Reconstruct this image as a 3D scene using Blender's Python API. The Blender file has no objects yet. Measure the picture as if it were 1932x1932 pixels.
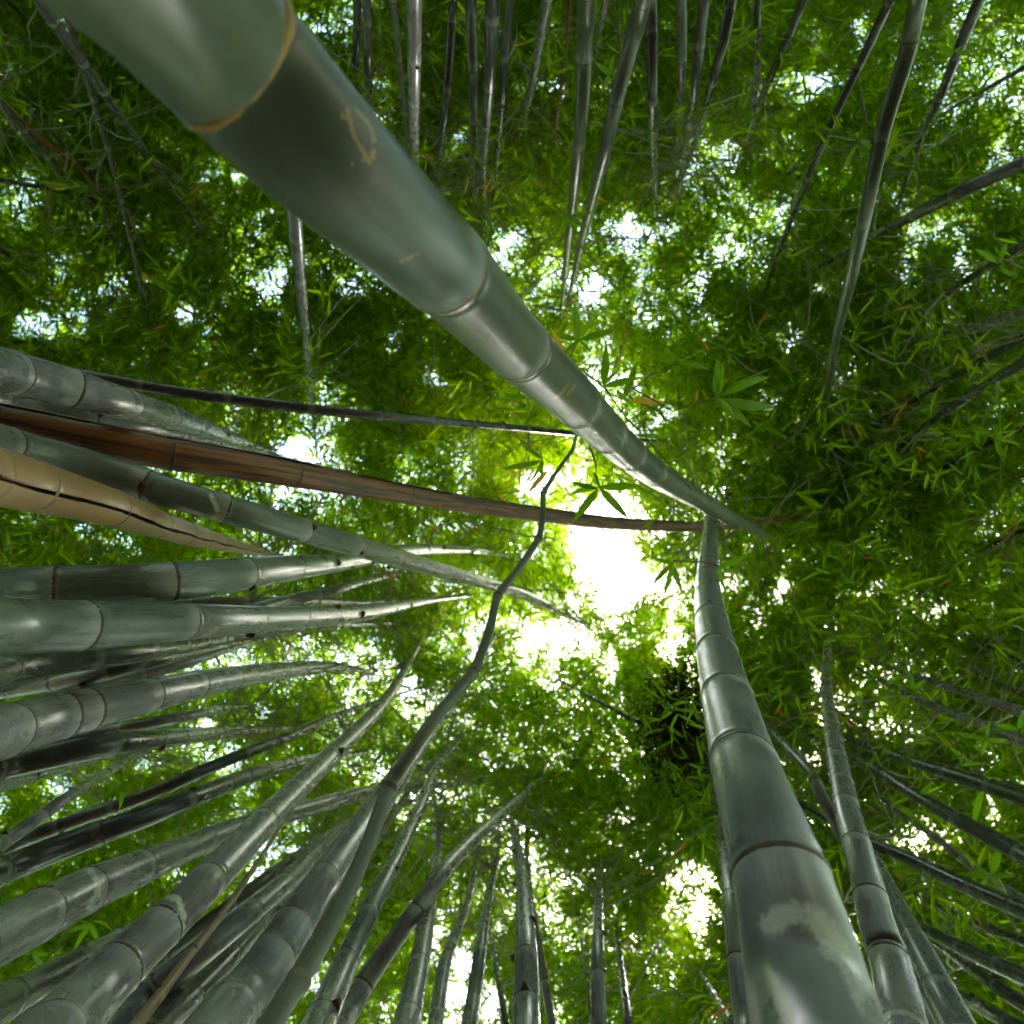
import bpy, math, random
import numpy as np
from mathutils import Vector, Matrix

# ------------------------------------------------------------------ camera, world, sun, exposure
sc = bpy.context.scene
COL = sc.collection
CAM_H = 1.5
F = 1159.2                     # focal length in units of a 1932-wide picture (0.6 of the width)
zen = Vector(((1080 - 966) / F, (966 - 962) / F, 1.0)).normalized()   # zenith in (right, up, forward)
# camera axes in the world, image right = -X and image up = +Y when looking straight up
fwd = Vector((0, 0, 1)); up = Vector((0, 1, 0)); right = Vector((-1, 0, 0))
q = (right * zen.x + up * zen.y + fwd * zen.z).rotation_difference(Vector((0, 0, 1)))
fwd = (q @ fwd).normalized(); up = (q @ up).normalized(); right = (q @ right).normalized()
cam = bpy.data.cameras.new('camera')
co = bpy.data.objects.new('camera', cam)
COL.objects.link(co)
m = Matrix((right, up, -fwd)).transposed().to_4x4()
m.translation = (0, 0, CAM_H)
co.matrix_world = m
cam.sensor_width = 24; cam.sensor_fit = 'HORIZONTAL'; cam.lens = 14.4
cam.clip_start = 0.02; cam.clip_end = 500
cam.dof.use_dof = True; cam.dof.focus_distance = 1.35; cam.dof.aperture_fstop = 2.5
sc.camera = co

SUN_EL, SUN_ROT = math.radians(62), math.radians(215)
w = bpy.data.worlds.new('World'); sc.world = w; w.use_nodes = True
nt = w.node_tree; nt.nodes.clear()
sky = nt.nodes.new('ShaderNodeTexSky'); sky.sky_type = 'NISHITA'; sky.sun_disc = False
sky.sun_elevation = SUN_EL; sky.sun_rotation = SUN_ROT
sky.air_density = 1.0; sky.dust_density = 3.5; sky.ozone_density = 1.0
bg = nt.nodes.new('ShaderNodeBackground'); bg.inputs[1].default_value = 0.15
wo = nt.nodes.new('ShaderNodeOutputWorld')
nt.links.new(sky.outputs[0], bg.inputs[0]); nt.links.new(bg.outputs[0], wo.inputs[0])
sun = bpy.data.lights.new('sun', 'SUN'); sun.energy = 1.5; sun.angle = math.radians(14); sun.color = (1.0, 0.97, 0.92)
so = bpy.data.objects.new('sun', sun); COL.objects.link(so)
sd = Vector((math.sin(SUN_ROT) * math.cos(SUN_EL), math.cos(SUN_ROT) * math.cos(SUN_EL), math.sin(SUN_EL)))
so.rotation_euler = sd.to_track_quat('Z', 'Y').to_euler(); so.location = (0, 0, 30)
sc.view_settings.view_transform = 'Standard'; sc.view_settings.look = 'None'
sc.view_settings.exposure = 4.15; sc.view_settings.gamma = 1.0
cy = sc.cycles
cy.max_bounces = 7; cy.diffuse_bounces = 4; cy.glossy_bounces = 3; cy.transmission_bounces = 5
cy.transparent_max_bounces = 4; cy.caustics_reflective = False; cy.caustics_refractive = False
cy.sample_clamp_indirect = 6.0; cy.use_denoising = True

# ------------------------------------------------------------------ helpers
C0 = Vector((0, 0, CAM_H))
nF, nU, nR, nC = (np.array(v) for v in (fwd, up, right, C0))
def at(x, y, z):
    return nC + z * (nF + (x - 966) / F * nR - (y - 966) / F * nU)
def link(name, me, parent=None):
    o = bpy.data.objects.new(name, me); COL.objects.link(o)
    if parent is not None: o.parent = parent
    return o
def tag(o, label=None, cat=None, group=None, kind=None):
    if label: o['label'] = label
    if cat: o['category'] = cat
    if group: o['group'] = group
    if kind: o['kind'] = kind
def mesh(name, V, Fa, mats, smooth=True, mi=None, attrs=None, uv=None):
    me = bpy.data.meshes.new(name)
    V = np.asarray(V, dtype=np.float32)
    if isinstance(Fa, np.ndarray):
        n, k = Fa.shape
        me.vertices.add(len(V)); me.vertices.foreach_set('co', V.ravel())
        me.loops.add(n * k); me.loops.foreach_set('vertex_index', Fa.astype(np.int32).ravel())
        me.polygons.add(n); me.polygons.foreach_set('loop_start', np.arange(0, n * k, k, dtype=np.int32))
        me.update(calc_edges=True)
    else:
        me.from_pydata([tuple(v) for v in V], [], Fa)
    me.polygons.foreach_set('use_smooth', np.full(len(me.polygons), smooth))
    for mt in mats: me.materials.append(mt)
    if mi is not None: me.polygons.foreach_set('material_index', np.asarray(mi, dtype=np.int32))
    for k_, a in (attrs or {}).items():
        at_ = me.attributes.new(k_, 'FLOAT', 'POINT'); at_.data.foreach_set('value', np.asarray(a, dtype=np.float32))
    return me

# ------------------------------------------------------------------ materials
class NB:
    def __init__(s, name):
        s.m = bpy.data.materials.new(name); s.m.use_nodes = True
        s.t = s.m.node_tree; s.t.nodes.clear()
    def n(s, ty, ins=None, **kw):
        nd = s.t.nodes.new(ty)
        for k_, v in kw.items(): setattr(nd, k_, v)
        for k_, v in (ins or {}).items():
            i = nd.inputs[k_]
            if isinstance(v, bpy.types.NodeSocket): s.t.links.new(v, i)
            else: i.default_value = v
        return nd
    def math(s, op, a, b=0.0, c=0.0, clamp=False):
        nd = s.n('ShaderNodeMath', operation=op, use_clamp=clamp)
        for i, v in enumerate((a, b, c)):
            if isinstance(v, bpy.types.NodeSocket): s.t.links.new(v, nd.inputs[i])
            else: nd.inputs[i].default_value = v
        return nd.outputs[0]
    def mix(s, f, a, b, blend='MIX'):
        nd = s.n('ShaderNodeMix', data_type='RGBA', blend_type=blend)
        for i, v in ((0, f), (6, a), (7, b)):
            if isinstance(v, bpy.types.NodeSocket): s.t.links.new(v, nd.inputs[i])
            else: nd.inputs[i].default_value = v if i == 0 else (*v, 1)
        return nd.outputs[2]
    def ramp(s, v, lo, hi, a=0.0, b=1.0):
        nd = s.n('ShaderNodeMapRange', {'Value': v, 'From Min': lo, 'From Max': hi, 'To Min': a, 'To Max': b})
        return nd.outputs[0]
    def noise(s, vec, scale, detail=3, rough=0.55):
        return s.n('ShaderNodeTexNoise', {'Vector': vec, 'Scale': scale, 'Detail': detail, 'Roughness': rough}).outputs['Fac']
    def attr(s, a):
        return s.n('ShaderNodeAttribute', attribute_name=a).outputs['Fac']
    def out(s, sh):
        o = s.n('ShaderNodeOutputMaterial'); s.t.links.new(sh, o.inputs[0]); return s.m

def culm_mat(name, base, alt, wax, rough=0.34, waxamt=0.5, scar=(0.30, 0.22, 0.10), scaramt=0.25, streaky=0.0):
    b = NB(name)
    u, v, nd = b.attr('around'), b.attr('along'), b.attr('nodedist')   # metres round, metres along, metres below the node
    seed = b.n('ShaderNodeObjectInfo').outputs['Random']
    off = b.math('MULTIPLY', seed, 37.0)
    streakv = b.n('ShaderNodeCombineXYZ', {0: b.math('MULTIPLY', u, 55.0), 1: b.math('MULTIPLY', v, 3.0), 2: off}).outputs[0]
    blotv = b.n('ShaderNodeCombineXYZ', {0: b.math('MULTIPLY', u, 12.0), 1: b.math('MULTIPLY', v, 3.2), 2: off}).outputs[0]
    finev = b.n('ShaderNodeCombineXYZ', {0: b.math('MULTIPLY', u, 60.0), 1: b.math('MULTIPLY', v, 60.0), 2: off}).outputs[0]
    st = b.noise(streakv, 1.0, 4, 0.6)
    bl = b.noise(blotv, 1.0, 5, 0.6)
    bl2 = b.noise(blotv, 2.3, 5, 0.65)
    fi = b.noise(finev, 3.0, 3, 0.6)
    col = b.mix(b.ramp(st if streaky else bl, 0.42 if streaky else 0.3, 0.58 if streaky else 0.7), base, alt)
    # waxy bloom: patches, streaks, and a pale band under every node
    wpatch = b.math('MULTIPLY', b.ramp(bl2, 0.40, 0.74), waxamt, clamp=True)
    band = b.ramp(b.math('ADD', nd, b.math('MULTIPLY', b.math('SUBTRACT', st, 0.5), 0.10)), 0.045, 0.006)
    band = b.math('MULTIPLY', b.math('MULTIPLY', band, b.ramp(bl2, 0.3, 0.55, 0.3, 1.0)), 0.75, clamp=True)
    wpatch = b.math('MULTIPLY', wpatch, b.ramp(st, 0.2, 0.65, 0.5, 1.0), clamp=True)
    mid = tuple(0.45 * x + 0.55 * y for x, y in zip(wax, alt))
    wx = b.math('MAXIMUM', wpatch, band)
    col = b.mix(wpatch, col, mid)
    col = b.mix(band, col, wax)
    # dry tan scratches stretched along the culm
    sc_ = b.ramp(b.math('MULTIPLY', b.ramp(st, 0.60, 0.70), b.ramp(bl, 0.5, 0.62)), 0.2, 1.0)
    col = b.mix(b.math('MULTIPLY', sc_, scaramt, clamp=True), col, scar)
    col = b.mix(b.math('MULTIPLY', b.ramp(fi, 0.72, 0.80), 0.22, clamp=True), col, (0.05, 0.045, 0.03))
    wmk = b.math('ADD', b.attr('waxmark'), b.math('ADD', b.math('MULTIPLY', b.math('SUBTRACT', bl2, 0.5), 2.2), b.math('MULTIPLY', b.math('SUBTRACT', fi, 0.5), 1.6)))
    wm_ = b.math('MULTIPLY', b.ramp(wmk, 0.25, 0.95), b.ramp(b.attr('waxmark'), 0.0, 0.25), clamp=True)
    col = b.mix(b.math('MULTIPLY', wm_, 0.85), col, (0.58, 0.62, 0.60))
    sm_ = b.math('MULTIPLY', b.ramp(b.math('ADD', b.attr('scarmark'), b.math('MULTIPLY', b.math('SUBTRACT', fi, 0.5), 2.0)), 0.5, 0.68), b.ramp(b.attr('scarmark'), 0.0, 0.3), clamp=True)
    col = b.mix(b.math('MULTIPLY', sm_, 0.85, clamp=True), col, (0.42, 0.30, 0.14))
    col = b.mix(1.0, col, b.n('ShaderNodeCombineColor', {0: b.ramp(seed, 0, 1, 0.78, 1.18), 1: b.ramp(seed, 0, 1, 0.82, 1.16), 2: b.ramp(seed, 0, 1, 0.84, 1.10)}).outputs[0], 'MULTIPLY')
    r = b.math('ADD', b.math('MULTIPLY', wx, 0.22), b.math('ADD', b.math('MULTIPLY', st, 0.14), rough - 0.07))
    bump = b.n('ShaderNodeBump', {'Strength': 0.12, 'Distance': 0.004, 'Height': st}).outputs[0]
    p = b.n('ShaderNodeBsdfPrincipled', {'Base Color': col, 'Roughness': r, 'Normal': bump, 'Specular IOR Level': 0.6})
    return b.out(p.outputs[0])

M = {
 'grey':  culm_mat('culm_grey', (0.125, 0.118, 0.150), (0.180, 0.172, 0.205), (0.42, 0.405, 0.45), rough=0.25),
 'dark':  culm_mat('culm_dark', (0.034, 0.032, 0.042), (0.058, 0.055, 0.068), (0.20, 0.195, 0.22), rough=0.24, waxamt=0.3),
 'green': culm_mat('culm_green', (0.09, 0.115, 0.105), (0.14, 0.165, 0.145), (0.38, 0.40, 0.40), rough=0.27, waxamt=0.4),
 'silver': culm_mat('culm_silver', (0.10, 0.105, 0.125), (0.165, 0.17, 0.19), (0.42, 0.43, 0.46), rough=0.28, waxamt=0.85),
 'olivethin': culm_mat('culm_olive_young', (0.09, 0.10, 0.055), (0.14, 0.15, 0.085), (0.20, 0.21, 0.15), rough=0.38, waxamt=0.3),
 'olive': culm_mat('culm_olive', (0.045, 0.058, 0.038), (0.07, 0.085, 0.055), (0.20, 0.22, 0.2), rough=0.3, waxamt=0.25),
 'main':  culm_mat('culm_main', (0.058, 0.084, 0.075), (0.125, 0.135, 0.065), (0.24, 0.30, 0.29), rough=0.30, waxamt=0.5, scar=(0.36, 0.27, 0.12), scaramt=0.5),
 'tan':   culm_mat('culm_tan', (0.20, 0.105, 0.04), (0.36, 0.21, 0.085), (0.34, 0.23, 0.13), rough=0.4, waxamt=0.5, scar=(0.2, 0.12, 0.06), scaramt=0.6),
 'deadstem_c': culm_mat('branch_brown', (0.24, 0.15, 0.08), (0.18, 0.11, 0.06), (0.30, 0.22, 0.14), rough=0.5, waxamt=0.3),
 'brown': culm_mat('culm_brown', (0.045, 0.015, 0.007), (0.33, 0.11, 0.028), (0.20, 0.09, 0.05), rough=0.42, waxamt=0.2, scar=(0.03, 0.015, 0.008), scaramt=0.9, streaky=1.0),
}
def simple(name, c, rough=0.7, c2=None, scale=30):
    b = NB(name)
    tc = b.n('ShaderNodeTexCoord').outputs['Object']
    col = b.mix(b.ramp(b.noise(tc, scale, 4), 0.35, 0.65), c, c2 or tuple(x * 0.6 for x in c))
    p = b.n('ShaderNodeBsdfPrincipled', {'Base Color': col, 'Roughness': rough})
    return b.out(p.outputs[0])
M['ring'] = simple('node_ring_brown', (0.10, 0.065, 0.035), 0.6, (0.035, 0.025, 0.02))
M['ringpale'] = simple('node_ring_pale', (0.26, 0.24, 0.17), 0.55, (0.10, 0.08, 0.05))
M['ringgold'] = simple('node_ring_gold', (0.36, 0.22, 0.06), 0.5, (0.20, 0.11, 0.04))
M['sheath'] = simple('sheath_dry', (0.13, 0.055, 0.03), 0.8, (0.05, 0.025, 0.018))
M['crack'] = simple('crack_dark', (0.012, 0.008, 0.006), 0.9)
M['twig'] = simple('twig_pale', (0.28, 0.27, 0.23), 0.45, (0.14, 0.12, 0.09), 6)
M['twigbrown'] = simple('twig_brown', (0.20, 0.11, 0.06), 0.6, (0.12, 0.08, 0.04), 12)
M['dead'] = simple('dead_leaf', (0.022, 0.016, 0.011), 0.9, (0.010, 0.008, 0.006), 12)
M['deadstem'] = simple('dead_stem', (0.26, 0.16, 0.085), 0.5, (0.15, 0.09, 0.05), 25)

def leaf_mat(name, green, green2, trans, trans2, orange=0.985):
    b = NB(name)
    rnd = b.n('ShaderNodeNewGeometry').outputs['Random Per Island']
    r2 = b.math('FRACT', b.math('MULTIPLY', rnd, 57.31))
    isor = b.math('GREATER_THAN', rnd, orange)
    col = b.mix(isor, b.mix(r2, green, green2), (0.36, 0.16, 0.03))
    tr = b.mix(isor, b.mix(r2, trans, trans2), (0.50, 0.20, 0.02))
    df = b.n('ShaderNodeBsdfDiffuse', {'Color': col}).outputs[0]
    tl = b.n('ShaderNodeBsdfTranslucent', {'Color': tr}).outputs[0]
    gl = b.n('ShaderNodeBsdfGlossy', {'Color': (0.8, 0.85, 0.8, 1), 'Roughness': 0.4}).outputs[0]
    a = b.n('ShaderNodeAddShader', {0: df, 1: tl}).outputs[0]
    x = b.n('ShaderNodeMixShader', {0: 0.018, 1: a, 2: gl}).outputs[0]
    return b.out(x)
M['leaf'] = leaf_mat('bamboo_leaf', (0.012, 0.030, 0.002), (0.024, 0.050, 0.004), (0.06, 0.15, 0.001), (0.32, 0.46, 0.002), 0.99)
M['nearleaf'] = leaf_mat('bamboo_leaf_near', (0.02, 0.045, 0.008), (0.03, 0.06, 0.01), (0.09, 0.22, 0.004), (0.20, 0.33, 0.005), 1.1)
M['yellowleaf'] = leaf_mat('bamboo_leaf_yellow', (0.38, 0.26, 0.03), (0.4, 0.2, 0.03), (0.5, 0.34, 0.03), (0.5, 0.25, 0.03), 1.1)

# ------------------------------------------------------------------ ground
def ground():
    b = NB('forest_floor')
    tc = b.n('ShaderNodeTexCoord').outputs['Object']
    n1 = b.noise(tc, 2.0, 6); n2 = b.noise(tc, 40.0, 4)
    col = b.mix(b.ramp(n2, 0.4, 0.6), (0.10, 0.065, 0.035), (0.19, 0.14, 0.08))
    col = b.mix(b.ramp(n1, 0.5, 0.7), col, (0.05, 0.06, 0.02))
    bump = b.n('ShaderNodeBump', {'Strength': 0.7, 'Distance': 0.03, 'Height': n2}).outputs[0]
    b.out(b.n('ShaderNodeBsdfPrincipled', {'Base Color': col, 'Roughness': 0.9, 'Normal': bump}).outputs[0])
    n = 60; xs = np.linspace(-1, 1, n); xs = np.sign(xs) * np.abs(xs) ** 3 * 250
    X, Y = np.meshgrid(xs, xs); rng = np.random.default_rng(5)
    Z = rng.normal(0, 0.03, X.shape) - 0.02
    idx = np.arange(n * n).reshape(n, n)
    Fa = np.stack([idx[:-1, :-1], idx[:-1, 1:], idx[1:, 1:], idx[1:, :-1]], -1).reshape(-1, 4)
    o = link('ground', mesh('ground', np.stack([X, Y, Z], -1).reshape(-1, 3), Fa, [b.m]))
    tag(o, 'leaf strewn brown forest floor of the bamboo grove', 'ground', kind='structure')
ground()

# ------------------------------------------------------------------ culms
def spec_curve(pts, R0, H, base_len=True, tip=0.7, smooth=22):
    """picture trace (x, y, width) + real radius -> 3D centre line and radii"""
    P = np.array(pts, float)
    iz = P[:, 2] / (2 * F * R0) + 1.0 / H
    if smooth and len(P) > 3:
        # one smooth run of depths instead of the jitter of single width readings
        tt = np.concatenate([[0], np.cumsum(np.hypot(np.diff(P[:, 0]), np.diff(P[:, 1])))]); tt /= tt[-1]
        cf = np.polyfit(tt, 1 / iz, 2 if len(P) < 6 else 3, w=iz ** 1.0)
        zf = np.polyval(cf, tt); iz = 1 / np.clip(0.85 * zf + 0.15 / iz, 0.2, H)
    z = 1.0 / iz
    X = np.array([at(a, b_, c) for (a, b_, _), c in zip(P, z)])
    r = P[:, 2] * z / (2 * F)
    # dense catmull-rom then smoothing
    def cr(A, n=8):
        A = np.asarray(A); out = []
        ext = np.vstack([2 * A[0] - A[1], A, 2 * A[-1] - A[-2]])
        for i in range(1, len(ext) - 2):
            p0, p1, p2, p3 = ext[i - 1:i + 3]
            for t in np.linspace(0, 1, n, endpoint=False):
                out.append(0.5 * ((2 * p1) + (-p0 + p2) * t + (2 * p0 - 5 * p1 + 4 * p2 - p3) * t * t + (-p0 + 3 * p1 - 3 * p2 + p3) * t ** 3))
        out.append(A[-1]); return np.array(out)
    A0 = np.hstack([X, r[:, None]])
    D = cr(A0) if smooth else np.vstack([A0[i] * (1 - t) + A0[i + 1] * t for i in range(len(A0) - 1) for t in (0, .15, .3, .5, .7, .85)] + [A0[-1]])
    for _ in range(smooth or 1):
        D[1:-1] = 0.5 * D[1:-1] + 0.25 * (D[:-2] + D[2:])
    if base_len:
        d = D[0, :3] - D[3, :3]; d /= np.linalg.norm(d) + 1e-9
        ext = []; p = D[0].copy(); k = 0
        while p[2] > -0.05 and k < 60:
            d = d * 0.985 + np.array([0, 0, -1.0]) * 0.015; d /= np.linalg.norm(d)
            p = p.copy(); p[:3] += d * 0.12; p[3] *= 1.004; ext.append(p); k += 1
        D = np.vstack([np.array(ext[::-1]), D]) if ext else D
    if tip > 0:
        d = D[-1, :3] - D[-4, :3]; d /= np.linalg.norm(d) + 1e-9
        r0 = D[-1, 3]; e = []
        for t in (0.35, 0.7, 1.0):
            e.append(np.append(D[-1, :3] + d * tip * t + np.array([0, 0, -0.12 * t * t * tip]), r0 * (1 - t) + 0.001))
        D = np.vstack([D, np.array(e)])
    s = np.concatenate([[0], np.cumsum(np.linalg.norm(np.diff(D[:, :3], axis=0), axis=1))])
    return D, s
def proj(X):
    d = X - nC; z = d @ nF
    return np.stack([966 + F * (d @ nR) / z, 966 - F * (d @ nU) / z, z], -1)

def frames(P):
    T = np.gradient(P, axis=0); T /= np.linalg.norm(T, axis=1)[:, None] + 1e-12
    N = np.zeros_like(P); n = np.cross(T[0], [0.3, 0.9, 0.1]); n /= np.linalg.norm(n)
    for i in range(len(P)):
        n = n - T[i] * (n @ T[i]); n /= np.linalg.norm(n); N[i] = n
    return T, N, np.cross(T, N)

def tube(P, R, seg, groove=None):
    """rings of seg vertices -> V, quads. groove: array of angles (towards the crack) per ring"""
    T, N, B = frames(P)
    ang = np.linspace(0, 2 * math.pi, seg, endpoint=False)
    V = np.zeros((len(P), seg, 3))
    for i in range(len(P)):
        V[i] = P[i] + R[i] * (np.cos(ang)[:, None] * N[i] + np.sin(ang)[:, None] * B[i])
    idx = np.arange(len(P) * seg).reshape(len(P), seg)
    a = idx[:-1]; b_ = idx[1:]
    Fa = np.stack([a, np.roll(a, -1, 1), np.roll(b_, -1, 1), b_], -1).reshape(-1, 4)
    return V, Fa, (T, N, B, ang)

rnd = random.Random(7)
NR = np.random.default_rng(11)
def interp(D, s, q_):
    # cubic hermite through the samples keeps the surface free of kinks
    q_ = np.asarray(q_, float); i = np.clip(np.searchsorted(s, q_) - 1, 0, len(s) - 2)
    h = (s[i + 1] - s[i])[:, None]; t = ((q_ - s[i])[:, None] / h); m_ = np.gradient(D, s, axis=0)
    return ((2 * t ** 3 - 3 * t ** 2 + 1) * D[i] + (t ** 3 - 2 * t ** 2 + t) * h * m_[i] + (-2 * t ** 3 + 3 * t ** 2) * D[i + 1] + (t ** 3 - t ** 2) * h * m_[i + 1])

CULMS = []
def culm(label, pts, mat='grey', R0=0.05, H=15.0, inter=0.36, nodes=None, split=False, group=None, name='bamboo_culm', bits=0.35, ringpale=False, kink=0.0, cat='bamboo culm', marks=None, nodeamp=1.0, smooth=22, ringmat=None):
    pts = sorted(pts, key=lambda p: -p[2]) if not split and name == 'bamboo_culm' and pts[0][2] < pts[-1][2] else pts
    D, s = spec_curve(pts, R0, H, smooth=smooth)
    wmax = max(p[2] for p in pts)
    big = wmax > 26
    seg = 40 if wmax > 150 else 28 if wmax > 60 else 18 if wmax > 25 else 10
    if split: seg = 160
    if marks: seg = 170
    # node positions
    S = s[-1]
    if nodes:
        pj = proj(D[:, :3]); ok = pj[:, 2] > 0.15
        sn = []
        for (x, y) in nodes:
            d2 = (pj[:, 0] - x) ** 2 + (pj[:, 1] - y) ** 2; d2[~ok] = 1e12
            i = int(np.argmin(d2)); 
            # refine
            best = s[i]
            sn.append(best)
        sn = sorted(sn)
        q0 = sn[0] - inter
        while q0 > 0.05: sn.insert(0, q0); q0 -= inter
        q0 = sn[-1] + max(0.2, min(inter, sn[-1] - sn[-2]))
        while q0 < S - 0.2: sn.append(q0); q0 += inter * rnd.uniform(0.85, 1.05)
    else:
        q0 = rnd.uniform(0.05, inter); sn = []
        while q0 < S - 0.15:
            sn.append(q0); q0 += inter * rnd.uniform(0.85, 1.12) * (0.9 if q0 < 1.2 else 1.0)
    sn = np.array(sn)
    # ring stations
    st = [0.0]
    prev = 0.0
    for x in sn:
        L = x - prev
        st += [prev + L * t for t in ((0.12, 0.3, 0.5, 0.7, 0.88) if big else (0.33, 0.66))]
        st += [x - 0.022, x - 0.010, x - 0.004, x, x + 0.005, x + 0.011, x + 0.022] if big else [x - 0.02, x, x + 0.02]
        prev = x
    st += list(np.linspace(prev + 0.05, S, 5))
    if marks:
        pd = proj(D[:, :3]); vis = (pd[:, 2] > 0.2) & (pd[:, 0] > -80) & (pd[:, 0] < 2010) & (pd[:, 1] > -80) & (pd[:, 1] < 2010) & (D[:, 3] * 2 * F / np.maximum(pd[:, 2], .1) > 50)
        st += list(np.arange(s[vis].min(), s[vis].max(), 0.0035))
    st = np.unique(np.clip(np.array(st), 0, S)); st = st[np.concatenate([[True], np.diff(st) > 0.0])]
    kp = [st[0]]
    for v_ in st[1:]:
        if v_ - kp[-1] > 0.0017: kp.append(v_)
    st = np.array(kp)
    Q = interp(D, s, st)
    dn = st[:, None] - sn[None, :]
    prof = np.ones(len(st))
    for k in range(len(sn)):
        prof += nodeamp * (0.030 * np.exp(-(dn[:, k] / 0.009) ** 2) - 0.022 * np.exp(-((dn[:, k] - 0.013) / 0.005) ** 2) + 0.016 * np.exp(-((dn[:, k] - 0.024) / 0.009) ** 2))
    Rr = Q[:, 3] * prof
    P = Q[:, :3].copy()
    if not big:
        Rr[:] = Q[:, 3] * prof
    V, Fa, (T, N, B, ang) = tube(P, Rr, seg)
    mi = np.zeros(len(Fa), int)
    if split:
        # a V groove that faces the camera
        for i in range(len(P)):
            tocam = nC - P[i]; a0 = math.atan2(tocam @ B[i], tocam @ N[i]) + split[0] + 0.05 * math.sin(st[i] * 9)
            dl = (ang - a0 + math.pi) % (2 * math.pi) - math.pi
            wdt = split[1] * (0.8 + 0.3 * math.sin(st[i] * 4.0) + 0.15 * math.sin(st[i] * 17))
            dep = np.clip(1 - np.abs(dl) / max(wdt, 0.05), 0, 1)
            V[i] = P[i] + (V[i] - P[i]) * (1 - 0.75 * np.minimum(1, dep * 2.2))[:, None]
            if i < len(P) - 1:
                mid = (np.abs(dl) < wdt * 0.95) | (np.abs((np.roll(dl, -1))) < wdt * 0.95)
                mi[i * seg:(i + 1) * seg] = mid.astype(int)
    dist = np.full(len(st), 9.0)
    for x in sn:
        d = x - st; dist = np.where((d > -0.004) & (d < dist), np.maximum(d, 0), dist)
    circ = (ang[None, :] * Q[:, 3][:, None])
    circ = np.minimum(ang, 2 * math.pi - ang)[None, :] * np.full((len(st), 1), R0)
    attrs = {'around': circ.ravel(), 'along': np.repeat(st, seg), 'nodedist': np.repeat(dist, seg)}
    if marks:
        pv = proj(V.reshape(-1, 3)); nv = (V - P[:, None, :]).reshape(-1, 3); facing = ((nC - V.reshape(-1, 3)) * nv).sum(1) > 0
        for kind in ('waxmark', 'scarmark'):
            val = np.zeros(len(pv))
            for (kd, wd, line) in marks:
                if kd != kind: continue
                for (ax, ay), (bx, by) in zip(line[:-1], line[1:]):
                    vx, vy = bx - ax, by - ay; t = np.clip(((pv[:, 0] - ax) * vx + (pv[:, 1] - ay) * vy) / (vx * vx + vy * vy), 0, 1)
                    dd = np.hypot(pv[:, 0] - ax - t * vx, pv[:, 1] - ay - t * vy)
                    val = np.maximum(val, np.clip(1.5 - dd / wd, 0, 1))
            attrs[kind] = val * facing
    root = bpy.data.objects.new(name, None); COL.objects.link(root)
    base = Vector(P[0]); root.location = base
    tag(root, label, cat, group)
    Vl = V.reshape(-1, 3) - np.array(base)
    me = mesh('stem', Vl, Fa, [M[mat], M['crack']], True, mi, attrs)
    link('stem', me, root)
    # node rings as parts where the picture shows them
    pj = proj(interp(D, s, sn)[:, :3])
    TT = np.gradient(D[:, :3], axis=0); TT /= np.linalg.norm(TT, axis=1)[:, None]
    for k, x in enumerate(sn):
        px, py, pz = pj[k]
        if pz < 0.1 or not (-150 < px < 2080 and -150 < py < 2080): continue
        c = interp(D, s, np.array([x]))[0]; wpx = c[3] * 2 * F / pz
        if wpx < 9: continue
        t = np.array([np.interp(x, s, TT[:, j]) for j in range(3)]); t /= np.linalg.norm(t)
        Pr = np.array([c[:3] + t * h for h in (-0.0046, -0.0022, 0.0020, 0.0046)]) - np.array(base)
        if nodes is None and rnd.random() < 0.25: tw = 0.7
        else: tw = 1.0
        lf = 1 + 0.031 * nodeamp
        rr = c[3] * np.array([lf - 0.012, lf + 0.010 * tw, lf + 0.012 * tw, lf - 0.012])
        sg = 40 if wpx > 100 else 24 if wpx > 30 else 14
        Vr, Fr, (T2, N2, B2, an2) = tube(Pr, rr, sg)
        jit = 1 + NR.normal(0, 0.004, (1, sg, 1)); Vr = Pr[:, None, :] + (Vr - Pr[:, None, :]) * jit
        if split:
            tocam = nC - c[:3]; a0 = math.atan2(tocam @ B2[0], tocam @ N2[0]) + split[0]
            dl = np.abs((an2 - a0 + math.pi) % (2 * math.pi) - math.pi)
            keep = np.tile(dl > split[1] * 1.15, 3); Fr = Fr[keep]
        ro = link('node_ring', mesh('node_ring', Vr.reshape(-1, 3), Fr, [M[ringmat] if ringmat else M['ringpale'] if ringpale or rnd.random() < 0.12 else M['ring']]), root)
        if wpx > 11 and wpx < 75 and rnd.random() < bits:
            # a dry scrap of sheath clinging to one side of the node
            a = rnd.uniform(0, 6.28); d = math.cos(a) * N2[1] + math.sin(a) * B2[1]; e = np.cross(t, d)
            q0 = Pr[1] + d * c[3] * 1.02; sz = c[3] * rnd.uniform(0.35, 0.6)
            vs = []; 
            for (aa, bb, cc) in ((-.8, 0, -.2), (.8, 0, -.2), (.5, .1, .5), (-.4, .1, .6), (-.5, .55, -.25), (.45, .5, -.3), (.1, .8, .5), (-.2, .6, .9)):
                vs.append(q0 + sz * (e * aa * rnd.uniform(.8, 1.2) + d * bb * rnd.uniform(.7, 1.3) + t * cc * rnd.uniform(.8, 1.2)))
            fs = [(0, 1, 2, 3), (4, 7, 6, 5), (0, 4, 5, 1), (1, 5, 6, 2), (2, 6, 7, 3), (3, 7, 4, 0)]
            link('sheath_scrap', mesh('sheath_scrap', vs, fs, [M['sheath']], False), ro)
    CULMS.append((root, D, s, sn, wmax))
    return root

GL = 'culms crowding in from the left side'
GB = 'culms rising from the bottom edge'
GT = 'culms hanging into view from the top edge'
GR = 'culms slanting in from the right edge'

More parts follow.
